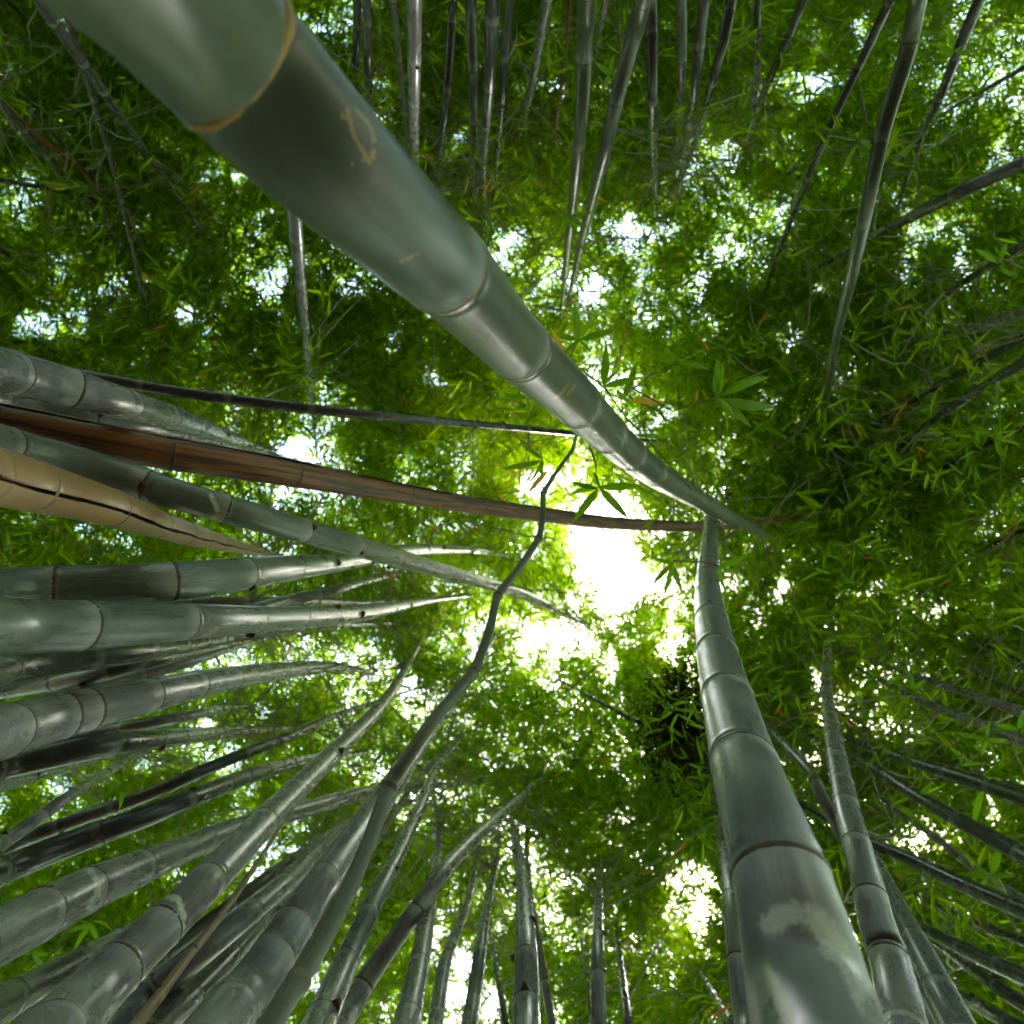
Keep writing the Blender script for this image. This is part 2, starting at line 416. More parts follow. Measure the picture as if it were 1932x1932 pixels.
culm('giant out of focus green culm crossing from upper left to the middle of the view',
 [(300,-40,330),(396,70,300),(482,160,280),(560,242,260),(634,317,237),(727,404,206),(815,488,181),(866,533,160),(968,652,121),(1081,751,93),(1148,822,72),(1240,899,50),(1311,937,36),(1381,982,27),(1430,1003,14)],
 'main', 0.06, 15, 0.62, ringmat='ringgold', nodeamp=0.7, marks=[('scarmark',4,[(655,205),(664,245),(678,275),(697,303)]),('scarmark',3.5,[(672,205),(694,230),(706,262),(703,298)]),('scarmark',3,[(697,305),(680,300),(664,312)]),('scarmark',5,[(645,218),(646,221)]),('scarmark',2.5,[(1085,728),(1070,745)]),('scarmark',2.5,[(1072,725),(1052,750)]),('scarmark',2,[(1045,752),(1066,738)]),('scarmark',3,[(755,495),(790,478)]),('scarmark',6,[(402,0),(418,2)])], nodes=[(437,111),(834,502),(975,665),(1090,765),(1143,815),(1190,855),(1235,893),(1275,918),(1316,938),(1345,956)], bits=0)
culm('stout grey culm at upper left entering above the brown split culm',
 [(-40,690,92),(0,698,86),(100,722,78),(160,740,69),(250,765,54),(330,790,44),(390,808,34),(445,830,24),(500,852,12),(530,862,6)], 'grey', 0.055, nodes=[(20,700),(138,733),(245,763),(318,786),(372,803),(415,818),(452,834)], group=GL, bits=0.1)
culm('pale culm half hidden directly under the stout grey culm at upper left',
 [(-30,745,50),(60,764,46),(200,790,42),(320,812,34),(430,838,22),(500,858,12)], 'grey', 0.055, 14, group=GL)
culm('dead reddish brown split culm running nearly level from the left edge past the sky gap',
 [(-60,783,66),(0,793,66),(120,815,66),(245,843,65),(400,868,60),(551,892,53),(708,922,40),(907,956,32),(1047,973,28),(1150,988,25),(1330,994,18),(1440,984,14),(1560,962,9)],
 'brown', 0.056, 15, 0.42, nodes=[(330,857),(551,893),(757,932),(905,956),(1010,969),(1130,984),(1215,990)], split=(-1.1, 0.16), bits=0, cat='bamboo culm')
culm('long green culm curving from the left edge between brown and tan culms',
 [(-60,815,74),(20,843,68),(160,877,64),(290,921,59),(451,967,53),(551,995,48),(672,1030,40),(745,1052,35),(822,1073,30),(942,1108,20),(1000,1126,17),(1060,1156,11),(1092,1172,6)],
 'green', 0.05, 15, marks=[('waxmark',5,[(398,935),(410,962)]),('scarmark',5,[(402,978),(418,968)])], nodes=[(12,838),(272,915),(434,962),(566,998),(668,1029),(748,1053),(812,1071),(868,1086),(912,1098)], group=GL, bits=0.5)
culm('dead tan culm at left with a black crack along its whole length',
 [(-60,888,124),(0,901,110),(80,922,92),(210,957,70),(300,990,53),(380,1015,39),(440,1030,26),(500,1044,12),(530,1050,6)],
 'tan', 0.05, 12, 0.3, nodes=[(62,915),(208,956),(296,988),(342,1002),(383,1014),(413,1022),(440,1029),(462,1034)], split=(0.05, 0.075), bits=0.1)
culm('grey green culm with worn streaks just above the pale green one at left',
 [(-60,1118,90),(0,1113,84),(140,1106,78),(330,1098,74),(457,1083,62),(551,1071,49),(625,1064,33),(700,1052,27),(760,1038,24),(839,1036,18),(895,1037,12),(950,1050,7),(985,1065,4)],
 'green', 0.05, 15, nodes=[(110,1107),(325,1098),(457,1083),(553,1071),(622,1064),(690,1054)], group=GL, bits=0.6)
culm('broad pale green culm entering level at the middle of the left edge',
 [(-60,1184,116),(0,1181,108),(170,1181,92),(371,1171,67),(482,1169,49),(551,1165,43),(625,1161,36),(679,1157,32),(733,1148,24),(810,1132,13),(876,1125,6)],
 'green', 0.05, 14, marks=[('scarmark',4,[(385,1200),(411,1185)])], nodes=[(158,1181),(355,1173),(477,1169),(562,1164),(622,1161),(668,1158),(705,1153),(735,1148),(765,1141),(792,1136)], group=GL, bits=0.6)
culm('slim pale culm squeezed above the broad pale green one at left',
 [(100,1150,24),(340,1138,18),(414,1134,18),(551,1134,16),(611,1134,13),(690,1137,9),(735,1133,6),(800,1122,3)], 'grey', 0.04, 13, group=GL, bits=0.8)
culm('short visible grey culm climbing right above the broad pale green culm',
 [(480,1150,24),(560,1128,20),(628,1116,18),(679,1098,15),(725,1088,11),(760,1077,6)], 'grey', 0.045, 14, group=GL)
culm('dusky culm tucked right under the broad pale green one at left',
 [(-50,1272,68),(0,1262,60),(100,1247,52),(240,1232,44),(340,1218,34),(430,1200,24),(520,1185,14)], 'dark', 0.05, 14, group=GL, bits=0.1)
culm('blackish thin culm between the dusky and the glossy grey culm at left',
 [(-50,1317,26),(0,1306,28),(100,1290,31),(200,1270,31),(260,1252,30),(330,1236,27),(420,1215,20),(500,1200,12),(560,1190,6)][::1], 'dark', 0.045, 14, group=GL)
culm('small grey culm emerging at upper right of the glossy grey one at left',
 [(300,1264,26),(371,1243,22),(430,1222,18),(490,1205,13),(560,1188,7)], 'grey', 0.045, 14, group=GL)
culm('stub of pale culm peeking out under the tip of the pale green culm',
 [(600,1182,14),(690,1176,10),(770,1178,6)], 'grey', 0.045, 14, group=GL)
culm('glossy dark grey culm with many rings curving over at left below centre',
 [(-60,1398,112),(0,1380,103),(90,1357,88),(171,1338,77),(295,1309,61),(375,1291,51),(450,1277,42),(551,1264,31),(625,1257,20),(670,1262,12),(700,1270,6)],
 'grey', 0.05, 14, nodes=[(10,1377),(122,1350),(170,1338),(285,1312),(370,1292),(440,1279),(496,1270),(535,1265),(570,1262)], group=GL, bits=0.1)
culm('short wax blotched culm in the gap under the glossy dark grey one',
 [(100,1405,24),(150,1392,23),(211,1375,22),(300,1362,22),(380,1345,19),(422,1338,15),(470,1335,7)], 'grey', 0.045, 13, group=GL, bits=0.7)
culm('dark culm with a bright upper rim running under the glossy grey one',
 [(-50,1466,54),(0,1447,50),(100,1425,50),(171,1408,48),(254,1400,42),(330,1391,32),(430,1383,22),(500,1377,13),(560,1370,5)], 'dark', 0.05, 14, group=GL, bits=0.2)
culm('pale underside of a culm below the dark bright rimmed one at left edge',
 [(-50,1489,38),(0,1478,32),(70,1462,24),(150,1440,14),(250,1415,6)], 'grey', 0.045, 13, group=GL)
culm('knobbly slender culm with dark swollen nodes near the left edge',
 [(-50,1625,34),(0,1592,30),(51,1560,25),(100,1523,23),(148,1490,20),(190,1465,17),(217,1447,15),(257,1424,10),(285,1410,4)], 'grey', 0.03, 12, 0.26, group=GL, bits=1.0)
culm('upper one of two parallel black culms sweeping up from lower left',
 [(-60,1632,30),(0,1603,28),(86,1568,27),(163,1540,26),(257,1509,25),(337,1475,24),(394,1449,23),(485,1412,21),(562,1383,18),(619,1355,14),(705,1325,8),(800,1295,3)], 'dark', 0.042, 14, group=GL)
culm('lower and thicker of two parallel black culms sweeping up from lower left',
 [(-50,1663,56),(0,1645,52),(128,1592,47),(257,1548,41),(348,1511,36),(400,1490,33),(471,1463,28),(559,1438,21),(625,1424,13),(690,1420,5)], 'dark', 0.048, 14, group=GL, bits=0.2)
culm('stout wax ringed culm at lower left passing behind a steeper diagonal culm',
 [(-60,1795,112),(0,1764,104),(80,1725,92),(171,1676,79),(260,1640,64),(340,1605,50),(400,1580,44),(480,1552,36),(570,1528,31),(618,1515,28),(687,1495,22),(792,1481,15),(869,1481,9),(949,1459,4)],
 'grey', 0.055, 15, marks=[('waxmark',7,[(168,1640),(184,1662),(184,1690),(170,1712)])], nodes=[(75,1730),(165,1680),(258,1641),(385,1587),(500,1546),(605,1518),(660,1503)], group=GL, bits=0.1)
culm('black culm in the lower left corner under the stout wax ringed one',
 [(-60,1925,76),(30,1880,64),(120,1832,52),(200,1785,42),(300,1735,32),(360,1700,22),(420,1660,10)], 'dark', 0.05, 13, group=GL, bits=0)
culm('steep ringed diagonal culm from the lower left corner to left of centre',
 [(20,2040,160),(110,1945,130),(165,1885,112),(238,1812,94),(327,1730,77),(395,1660,68),(494,1555,55),(572,1477,43),(630,1420,37),(675,1378,30),(726,1325,23),(765,1262,14),(785,1225,9),(795,1205,4)],
 'grey', 0.055, 14, marks=[('waxmark',6,[(315,1690),(336,1696),(346,1722),(344,1748)])], nodes=[(225,1825),(305,1752),(388,1668),(492,1557),(560,1490),(622,1428),(665,1388),(700,1353),(728,1322),(745,1293)], group=GL, bits=0.3)
culm('narrow black culm right of the steep ringed diagonal culm at lower left',
 [(200,1885,40),(271,1830,35),(340,1780,32),(400,1735,28),(480,1672,24),(551,1622,21),(600,1590,18),(660,1560,13),(720,1530,6)], 'dark', 0.048, 14, group=GL)
culm('mid grey culm with glints behind the thin brown branch at lower left',
 [(150,1985,66),(230,1920,60),(300,1860,54),(400,1780,48),(480,1715,42),(551,1655,35),(595,1606,30),(627,1575,24),(670,1549,18),(755,1518,11),(798,1506,5)], 'grey', 0.05, 14, group=GL, bits=0.1)
culm('deep shadowed culm left of the widest pale culm at the bottom',
 [(250,1990,74),(330,1910,60),(420,1820,48),(500,1730,36),(551,1680,28),(620,1620,16),(700,1560,7)], 'dark', 0.055, 13, group=GL)
culm('thin dry brown branch with knotted joints crossing the culms at lower left',
 [(230,1975,28),(257,1932,25),(303,1877,21),(357,1800,17),(411,1737,15),(480,1637,10),(522,1572,6)], 'deadstem_c', 0.0125, 6, 0.18, nodes=[(305,1875),(361,1793),(411,1736),(480,1637),(519,1575)], name='dead_branch', bits=0.9, cat='branch')
culm('widest pale culm rising from the bottom edge behind the slim olive one',
 [(340,2040,135),(430,1915,108),(477,1858,90),(561,1735,75),(603,1670,64),(684,1557,50),(745,1475,43),(800,1393,32),(840,1335,24),(880,1280,16),(915,1228,10),(938,1195,4)],
 'grey', 0.055, 15, nodes=[(430,1915),(520,1790),(556,1742),(612,1655),(690,1548),(725,1502),(763,1448),(790,1408)], group=GB, bits=0, ringpale=True)
culm('slim kinked olive young culm arching from the bottom edge up to the centre',
 [(450,2040,50),(512,1932,43),(570,1840,39),(624,1749,35),(687,1615,30),(732,1486,26),(813,1364,24),(893,1270,20),(922,1198,17),(938,1124,15),(979,1073,14),(1016,1018,13),(1025,975,11),(1024,931,10),(1050,890,8),(1081,848,7),(1088,815,5)],
 'olivethin', 0.0145, 6, 0.3, nodeamp=8.0, smooth=0, nodes=[(560,1858),(732,1486),(893,1268),(938,1124),(1016,1018),(1024,931),(1081,848)], bits=1.0)
culm('silvery culm leaning right just beside the slim olive one at the bottom',
 [(570,1995,72),(602,1932,62),(647,1826,47),(690,1733,39),(724,1662,34),(755,1606,28),(775,1555,25),(801,1506,21),(812,1466,17),(841,1426,12),(870,1389,6)],
 'grey', 0.05, 14, nodes=[(605,1928),(655,1810),(693,1728),(732,1648),(757,1600),(780,1545),(800,1508)], group=GB, bits=0.8)
culm('faint thin culm in the tangle right of the slim olive young culm',
 [(700,1600,16),(760,1510,12),(798,1452,9),(855,1403,5)], 'grey', 0.045, 14, group=GB)
culm('dark silver culm leaning strongly right and ending in foliage below centre',
 [(600,1990,52),(652,1917,44),(694,1843,38),(770,1739,34),(820,1668,31),(841,1637,29),(878,1600,26),(941,1540,19),(992,1497,13),(1012,1473,9),(1032,1467,4)],
 'grey', 0.05, 14, group=GB, bits=0.3)
culm('upright silvery culm with dark buds at its nodes left of bottom centre',
 [(755,1990,58),(768,1931,53),(791,1817,38),(804,1743,31),(818,1655,21),(827,1600,16),(825,1552,11),(819,1503,7),(819,1485,3)],
 'grey', 0.045, 13, nodes=[(770,1915),(791,1815),(803,1745),(812,1697),(818,1655),(826,1600),(826,1572)], group=GB, bits=1.0)
culm('slender culm second to the right of the upright budded one',
 [(812,1990,36),(822,1931,31),(830,1870,27),(841,1809,23),(864,1752,18),(887,1689,14),(898,1623,9),(903,1590,4)], 'grey', 0.042, 13, group=GB)
culm('slender ringed culm left of the straight bright culm at bottom centre',
 [(880,1990,38),(887,1931,32),(904,1809,25),(912,1752,21),(926,1666,15),(938,1623,10),(944,1586,4)], 'grey', 0.042, 13, group=GB, bits=0.1)
culm('straight bright culm standing at bottom centre with pale worn top',
 [(995,2000,62),(993,1931,57),(993,1806,44),(991,1752,38),(986,1652,26),(976,1603,19),(968,1562,13),(963,1537,5)],
 'grey', 0.05, 12, nodes=[(993,1895),(993,1805),(991,1755),(986,1660),(981,1630)], group=GB, bits=0.9)
culm('thin culm tip just right of the straight bright culm at bottom centre',
 [(1012,1760,14),(1000,1690,12),(995,1637,10),(993,1560,6),(990,1530,3)], 'grey', 0.04, 13, group=GB)
culm('lone thin upright culm right of bottom centre with a feathery tip',
 [(1131,2000,33),(1130,1931,30),(1128,1809,26),(1128,1737,20),(1131,1666,12),(1135,1623,5)], 'grey', 0.042, 12, group=GB, bits=1.0)
culm('dark crooked pole leaning left between two silver culms at the bottom',
 [(965,1990,16),(953,1925,13),(940,1850,12),(926,1765,8),(920,1740,3)], 'dark', 0.035, 12, group=GB)
culm('dim culm at the bottom edge right of the lone thin upright one',
 [(1192,1990,20),(1186,1931,18),(1175,1850,14),(1165,1766,8),(1160,1730,3)], 'dark', 0.04, 13, group=GB)
culm('hair thin culm left of the lone thin upright one at the bottom',
 [(1118,1990,8),(1111,1866,6),(1091,1751,4),(1085,1720,2)], 'grey', 0.03, 12, group=GB)
culm('small leaning culm at the bottom edge left of the massive right hand culm',
 [(1400,1980,20),(1379,1931,17),(1340,1866,12),(1320,1830,5)], 'grey', 0.04, 13, group=GB)
culm('massive waxy blue green culm filling the lower right with white patch near its base',
 [(1575,2060,275),(1538,1931,238),(1512,1809,213),(1488,1709,188),(1460,1609,163),(1437,1544,148),(1410,1464,128),(1384,1364,105),(1370,1307,92),(1354,1240,76),(1339,1150,56),(1334,1102,43),(1338,1040,34),(1341,1000,26),(1338,963,14)],
 'silver', 0.06, 14, marks=[('waxmark',22,[(1452,1742),(1480,1726),(1512,1722),(1540,1740),(1562,1765),(1582,1795)]),('waxmark',16,[(1582,1795),(1606,1840),(1625,1880)])], nodes=[(1474,1662),(1403,1440),(1372,1316),(1354,1238),(1343,1172),(1338,1127),(1335,1090),(1337,1068),(1338,1048),(1339,1024)], bits=0)
culm('pale edge of a culm hidden behind the massive lower right culm',
 [(1420,2000,58),(1410,1931,52),(1385,1723,40),(1370,1609,30),(1358,1540,20),(1348,1495,9)], 'grey', 0.05, 13, group=GB, bits=0)
culm('shiny grey culm standing right of the massive lower right culm',
 [(1722,2010,96),(1703,1931,86),(1683,1823,72),(1660,1766,66),(1643,1694,59),(1632,1652,55),(1617,1594,50),(1599,1537,47),(1589,1480,41),(1582,1449,38),(1572,1392,31),(1567,1350,26),(1559,1307,19),(1559,1250,17),(1563,1204,11),(1575,1175,5)],
 'grey', 0.05, 14, nodes=[(1672,1815),(1640,1690),(1617,1595),(1597,1524),(1589,1480),(1580,1430),(1573,1395),(1568,1352)], group=GB, bits=0)
culm('darker culm leaning against the shiny grey one at the lower right',
 [(1840,2000,70),(1806,1931,62),(1741,1803,47),(1700,1725,38),(1662,1650,30),(1625,1580,20),(1600,1530,10)], 'grey', 0.05, 13, group=GB, bits=0)
culm('bent silvery culm joining the shiny grey one from upper left',
 [(1660,1720,31),(1600,1600,24),(1570,1540,22),(1549,1498,21),(1534,1461,20),(1503,1428,18),(1463,1385,14),(1432,1355,11),(1415,1342,5)], 'grey', 0.045, 13, group=GB, bits=0.2)

R = [
 ('upper of two faint parallel culms ending beside the shiny grey tip', [(1990,1364,23),(1931,1344,20),(1837,1312,16),(1734,1278,12),(1660,1252,9),(1574,1218,7),(1489,1181,5)], 'grey'),
 ('lower of two faint parallel culms ending beside the shiny grey tip', [(1990,1420,25),(1931,1398,22),(1820,1355,18),(1720,1315,12),(1640,1272,9),(1580,1241,7),(1500,1198,4)], 'grey'),
 ('black culm crossing behind the shiny grey one at two thirds height', [(1990,1528,33),(1931,1507,30),(1820,1467,26),(1723,1438,20),(1614,1398,14),(1540,1370,10),(1432,1341,5)], 'dark'),
 ('thicker black culm just below that crossing behind the shiny grey one', [(1990,1648,38),(1931,1614,34),(1837,1563,30),(1734,1505,25),(1660,1455,20),(1600,1423,15),(1543,1392,10),(1469,1369,6)], 'dark'),
 ('hair thin pale culm above the upper black culm at right', [(1990,1508,14),(1931,1488,12),(1837,1455,10),(1766,1430,8),(1700,1408,6),(1651,1398,4)], 'grey'),
 ('long black culm with bright lower rim running on left behind the massive one', [(1990,1742,37),(1931,1717,34),(1808,1666,28),(1723,1623,24),(1646,1592,19),(1580,1557,16),(1509,1515,13),(1400,1460,12),(1301,1418,10),(1230,1375,9),(1178,1350,8),(1073,1292,4)], 'dark'),
 ('grey dappled culm between two black ones at the right edge', [(1990,1735,20),(1923,1694,18),(1826,1632,16),(1780,1589,14),(1694,1532,12),(1649,1498,9),(1609,1480,5)], 'grey'),
 ('black culm reaching the right edge near the bright leaf sprays', [(1990,1870,35),(1931,1843,32),(1808,1786,26),(1709,1735,18),(1609,1692,14),(1566,1666,8)], 'dark'),
 ('thin dim culm above the lowest black culms at right', [(1990,1802,20),(1931,1774,18),(1837,1743,14),(1751,1697,10),(1680,1669,5)], 'dark'),
 ('short black culm piece in the lower right corner', [(1990,1935,32),(1931,1894,28),(1894,1871,26),(1809,1809,20),(1737,1760,13),(1690,1730,6)], 'dark'),
 ('lowest dark culm cutting the lower right corner', [(1960,1965,32),(1894,1923,28),(1808,1877,20),(1750,1845,10)], 'dark'),
 ('faint culm at right edge two thirds down under the twin pale ones', [(1990,1338,14),(1931,1310,12),(1837,1267,8),(1780,1240,4)], 'dark'),
 ('faintest culm at right edge just below the middle', [(1990,1278,12),(1931,1250,10),(1849,1213,8),(1790,1185,4)], 'dark'),
 ('upper of two dark culms slanting down from the right edge', [(1990,605,20),(1931,637,18),(1866,674,15),(1777,723,12),(1672,788,10),(1609,828,5)], 'dark'),
 ('lower of two dark culms slanting down from the right edge', [(1990,652,25),(1931,686,22),(1851,728,18),(1774,783,14),(1683,857,10),(1626,908,5)], 'dark'),
 ('dim culm slanting at right just above the middle', [(1990,785,14),(1931,808,12),(1866,837,10),(1771,888,9),(1654,951,4)], 'dark'),
 ('short dark stick at right edge at middle height', [(1990,985,11),(1931,1002,10),(1903,1014,9),(1791,1065,5)], 'dark'),
 ('grey culm at right edge with pale highlights above the dark slanting pair', [(1990,572,18),(1931,588,16),(1837,614,13),(1709,643,7)], 'grey'),
 ('black culm slanting from the right edge below the corner behind leaves', [(1990,282,28),(1931,308,26),(1808,362,24),(1723,408,20),(1637,451,14),(1540,505,9),(1472,548,5)], 'dark'),
 ('shiny edged culm at right edge at a quarter of the height', [(1990,430,23),(1931,462,20),(1880,494,17),(1803,542,12),(1740,585,5)], 'dark'),
 ('hair thin pale culm near the upper right corner', [(1990,95,11),(1931,129,10),(1843,177,8),(1720,250,4)], 'grey'),
]
for lb, p, mt in R:
    culm(lb, p, mt, 0.042, 13, group=GR, bits=0.4)
T = [
 ('long grey culm with full view of its nodes at upper right', [(1745,-60,33),(1732,0,32),(1709,114,30),(1674,214,28),(1654,300,27),(1634,400,25),(1614,485,23),(1600,551,20),(1580,623,15),(1569,694,12),(1557,765,9),(1550,808,7),(1544,865,3)], 'olive'),
 ('dark culm left of the long grey one at upper right', [(1705,-60,19),(1680,0,18),(1643,77,17),(1580,208,14),(1540,300,13),(1509,371,12),(1474,462,10),(1446,542,7),(1425,600,3)], 'dark'),
 ('dark culm close to the upper right corner', [(1875,-60,22),(1848,0,21),(1817,71,20),(1780,171,17),(1751,228,14),(1723,300,11),(1703,365,8),(1690,410,3)], 'dark'),
 ('blurred dark culm at top right of centre beside white sky dots', [(1535,-60,18),(1517,0,16),(1480,86,14),(1437,185,12),(1417,242,9),(1405,300,4)], 'dark'),
 ('dim upright culm third left from the long grey one', [(1432,-60,15),(1429,0,14),(1429,86,13),(1424,180,10),(1415,280,5)], 'dark'),
 ('bright edged straight culm right of top centre', [(1286,-60,20),(1286,0,19),(1288,114,17),(1283,228,13),(1275,314,7),(1268,380,3)], 'grey'),
 ('dark leaning culm right beside the bright edged straight one', [(1338,-60,24),(1328,0,22),(1319,100,20),(1308,200,17),(1296,257,13),(1285,342,8),(1280,400,3)], 'dark'),
 ('second dark leaning culm meeting its neighbour in a narrow vee', [(1395,-60,22),(1379,0,21),(1365,86,20),(1339,171,17),(1319,243,13),(1296,314,7),(1285,350,3)], 'dark'),
 ('black upright culm with white left rim near top centre', [(1228,-60,23),(1229,0,22),(1231,114,20),(1231,200,19),(1235,285,14),(1236,357,9),(1240,414,4)], 'dark'),
 ('stoutest olive culm at top centre leaning to the left', [(1230,-60,38),(1213,0,35),(1188,100,31),(1165,177,28),(1145,271,26),(1128,337,22),(1111,400,18),(1096,457,15),(1082,528,10),(1068,580,4)], 'olive'),
 ('straight olive culm left of the stoutest one at top centre', [(1110,-60,36),(1108,0,34),(1102,114,29),(1099,200,26),(1091,285,23),(1082,371,20),(1072,457,16),(1065,528,10),(1058,600,4)], 'olive'),
 ('thin silver culm behind the straight olive one', [(1152,-60,16),(1142,0,14),(1131,57,12),(1119,114,9),(1108,180,4)], 'grey'),
 ('pale silver culm glowing white left of the olive pair', [(1042,-60,24),(1033,0,22),(1022,57,19),(1005,157,15),(991,214,10),(980,257,7),(965,330,3)], 'grey'),
 ('thin reddish brown dead culm beside the olive pair', [(1077,-60,10),(1074,0,9),(1065,114,9),(1054,200,8),(1045,257,6),(1034,328,3)], 'brown'),
 ('leftmost of the upright culms next to the giant blurred culm', [(675,-60,17),(674,0,16),(672,86,15),(670,157,12),(668,250,8),(666,330,3)], 'dark'),
 ('grey twin touching the leftmost upright culm at the top edge', [(691,-60,19),(692,0,18),(694,114,16),(695,185,13),(697,260,8),(699,330,3)], 'dark'),
 ('dull grey upright culm with even width behind the giant culm', [(783,-60,31),(782,0,29),(782,143,24),(781,228,19),(784,300,14),(788,380,7)], 'grey'),
 ('narrow culm leaning left with a clear white dotted gap beside it', [(858,-60,18),(855,0,17),(849,114,15),(841,200,14),(829,285,13),(821,342,9),(815,400,4)], 'dark'),
 ('left one of the close trio of dark culms left of top centre', [(888,-60,24),(889,0,22),(892,114,20),(895,228,17),(898,342,11),(898,414,5)], 'dark'),
 ('middle and thickest of the close trio of dark culms at the top', [(931,-60,29),(929,0,28),(926,114,24),(918,228,19),(910,314,14),(914,400,8),(918,470,3)], 'dark'),
 ('right one of the close trio of dark culms left of top centre', [(964,-60,19),(961,0,18),(952,114,16),(946,200,14),(938,285,11),(930,371,7),(927,457,3)], 'dark'),
 ('blue grey upright culm coming out below the giant blurred one', [(520,80,38),(535,200,34),(545,300,30),(555,400,27),(561,471,24),(567,542,20),(578,637,15),(582,723,11),(591,780,8),(597,850,3)], 'grey'),
 ('hair thin culm left of centre hanging in dark foliage', [(780,420,8),(785,500,7),(792,603,5),(795,694,5),(799,774,3)], 'grey'),
 ('long dark green culm lying nearly level above the brown split one', [(40,688,25),(100,700,24),(200,716,23),(314,737,22),(496,761,21),(696,784,19),(839,795,16),(1047,814,12),(1150,825,9),(1278,836,4)], 'dark'),
 ('dark culm slanting down from the top edge left of the giant one', [(45,-60,28),(74,0,25),(123,74,22),(183,154,18),(237,234,14),(285,300,12),(322,354,10),(354,397,8),(400,471,5),(428,528,3)], 'dark'),
 ('black stick parallel and left of the slanting culm at upper left', [(-50,90,12),(0,146,10),(57,206,9),(114,268,8),(177,337,7),(257,422,4)], 'dark'),
 ('reddish brown stick among black ones at upper left', [(-50,130,13),(0,186,12),(71,262,10),(143,308,8),(234,391,6),(265,420,3)], 'brown'),
 ('blurred black stick under the reddish brown one at upper left', [(-50,140,18),(0,190,16),(43,243,14),(114,322,12),(160,377,9),(200,428,7),(243,500,4)], 'dark'),
 ('dim level stick crossing the others at upper left', [(-50,334,10),(0,340,10),(86,354,9),(160,371,8),(257,397,4)], 'dark'),
 ('thinnest dark stick at left edge above the level one', [(-50,230,6),(0,291,5),(37,342,5),(80,394,3)], 'dark'),
 ('short shiny stick at left edge a quarter way down', [(-50,438,10),(0,471,9),(37,497,8),(71,534,6),(100,560,3)], 'dark'),
 ('short thin stick in the top left corner', [(-30,-40,8),(23,11,7),(80,63,5),(110,95,3)], 'dark'),
 ('bright hair thin stick just above the stout grey culm at left', [(-50,653,7),(0,648,6),(86,643,6),(171,644,3)], 'grey'),
 ('small dark upright stick in the leaves above the long dark green culm', [(262,520,9),(274,580,8),(300,677,5),(310,720,3)], 'dark'),
]
for lb, p, mt in T:
    culm(lb, p, mt, 0.035, 13, group=GT, bits=0.5)

# ------------------------------------------------------------------ foliage
g = np.random.default_rng(42)
def unit(A): return A / (np.linalg.norm(A, axis=-1, keepdims=True) + 1e-12)
def leaves_mesh(P, d, nrm, L, W, six):
    """one flat-ish lance-shaped leaf per row, folded along its midrib"""
    s = unit(np.cross(d, nrm)); n2 = unit(np.cross(s, d))
    L = L[:, None]; W = W[:, None]
    b = P; t = P + d * L - n2 * L * 0.10
    if six:
        l1 = P + d * L * 0.28 + s * W * 0.5 + n2 * W * 0.12; r1 = P + d * L * 0.28 - s * W * 0.5 + n2 * W * 0.12
        l2 = P + d * L * 0.68 + s * W * 0.36 + n2 * (W * 0.1 - L * 0.03); r2 = P + d * L * 0.68 - s * W * 0.36 + n2 * (W * 0.1 - L * 0.03)
        V = np.stack([b, r1, r2, t, l2, l1], 1); n = len(P)
        o = (np.arange(n) * 6)[:, None]
        Fa = np.concatenate([o + np.array([0, 1, 2, 3]), o + np.array([0, 3, 4, 5])], 0)
        return V.reshape(-1, 3), Fa
    l = P + d * L * 0.42 + s * W * 0.5; r = P + d * L * 0.42 - s * W * 0.5
    V = np.stack([b, r, t, l], 1); o = (np.arange(len(P)) * 4)[:, None]
    return V.reshape(-1, 3), o + np.array([0, 1, 2, 3])

def vnoise(x, y, cell, seed):
    rg = np.random.default_rng(seed); G = rg.random((200, 200))
    u = x / cell + 60; v = y / cell + 60; i = np.floor(u).astype(int) % 199; j = np.floor(v).astype(int) % 199
    fu = u - np.floor(u); fv = v - np.floor(v); fu = fu * fu * (3 - 2 * fu); fv = fv * fv * (3 - 2 * fv)
    return (G[i, j] * (1 - fu) + G[i + 1, j] * fu) * (1 - fv) + (G[i, j + 1] * (1 - fu) + G[i + 1, j + 1] * fu) * fv

# gaps between the crowns: (x, y, rx, ry, how open)
GAPS = [(1145,1060,72,88,1),(1195,1105,50,50,1),(1110,965,60,38,1),(1000,908,42,40,1),(1185,960,40,36,.9),(1060,905,60,34,.9),(1100,830,45,38,.75),
 (1125,690,30,55,.92),(1080,1212,60,34,.95),(1150,1262,26,30,.97),(1035,1190,46,22,.8),(1185,430,28,60,.85),(1130,545,40,40,.85),(960,480,36,34,.8),
 (870,270,26,50,.8),(522,530,38,40,1),(342,592,30,24,.93),(60,612,52,30,.8),(560,852,60,28,.85),(605,785,42,24,.7),(740,642,26,24,.8),(622,745,26,20,.7),
 (70,982,26,12,.85),(148,998,30,15,.9),(222,1022,32,15,.9),(262,1048,20,12,.85),(740,1082,58,24,.8),(560,1200,34,26,.6),(500,1342,26,24,.85),(550,1412,18,16,.85),
 (775,1290,28,32,.75),(570,1548,46,16,.7),(1290,1652,66,44,.72),(878,1805,20,26,.95),(860,1872,32,60,.85),(925,1900,26,50,.85),(1190,1470,26,26,.8),(1180,1540,22,20,.7),
 (1620,70,36,46,.85),(1480,20,32,26,.7),(1530,170,44,40,.5),(1710,530,28,26,.8),(1650,1015,30,42,.62),(1768,1140,34,30,.6),(1795,1190,18,24,.55),
 (1552,1190,26,16,.8),(1540,1275,20,22,.7),(1470,1112,20,20,.7),(1566,835,11,22,.8),(1288,1345,46,56,.35),(600,40,30,44,.7),(1480,640,40,22,.5),(1150,640,14,30,.9)]
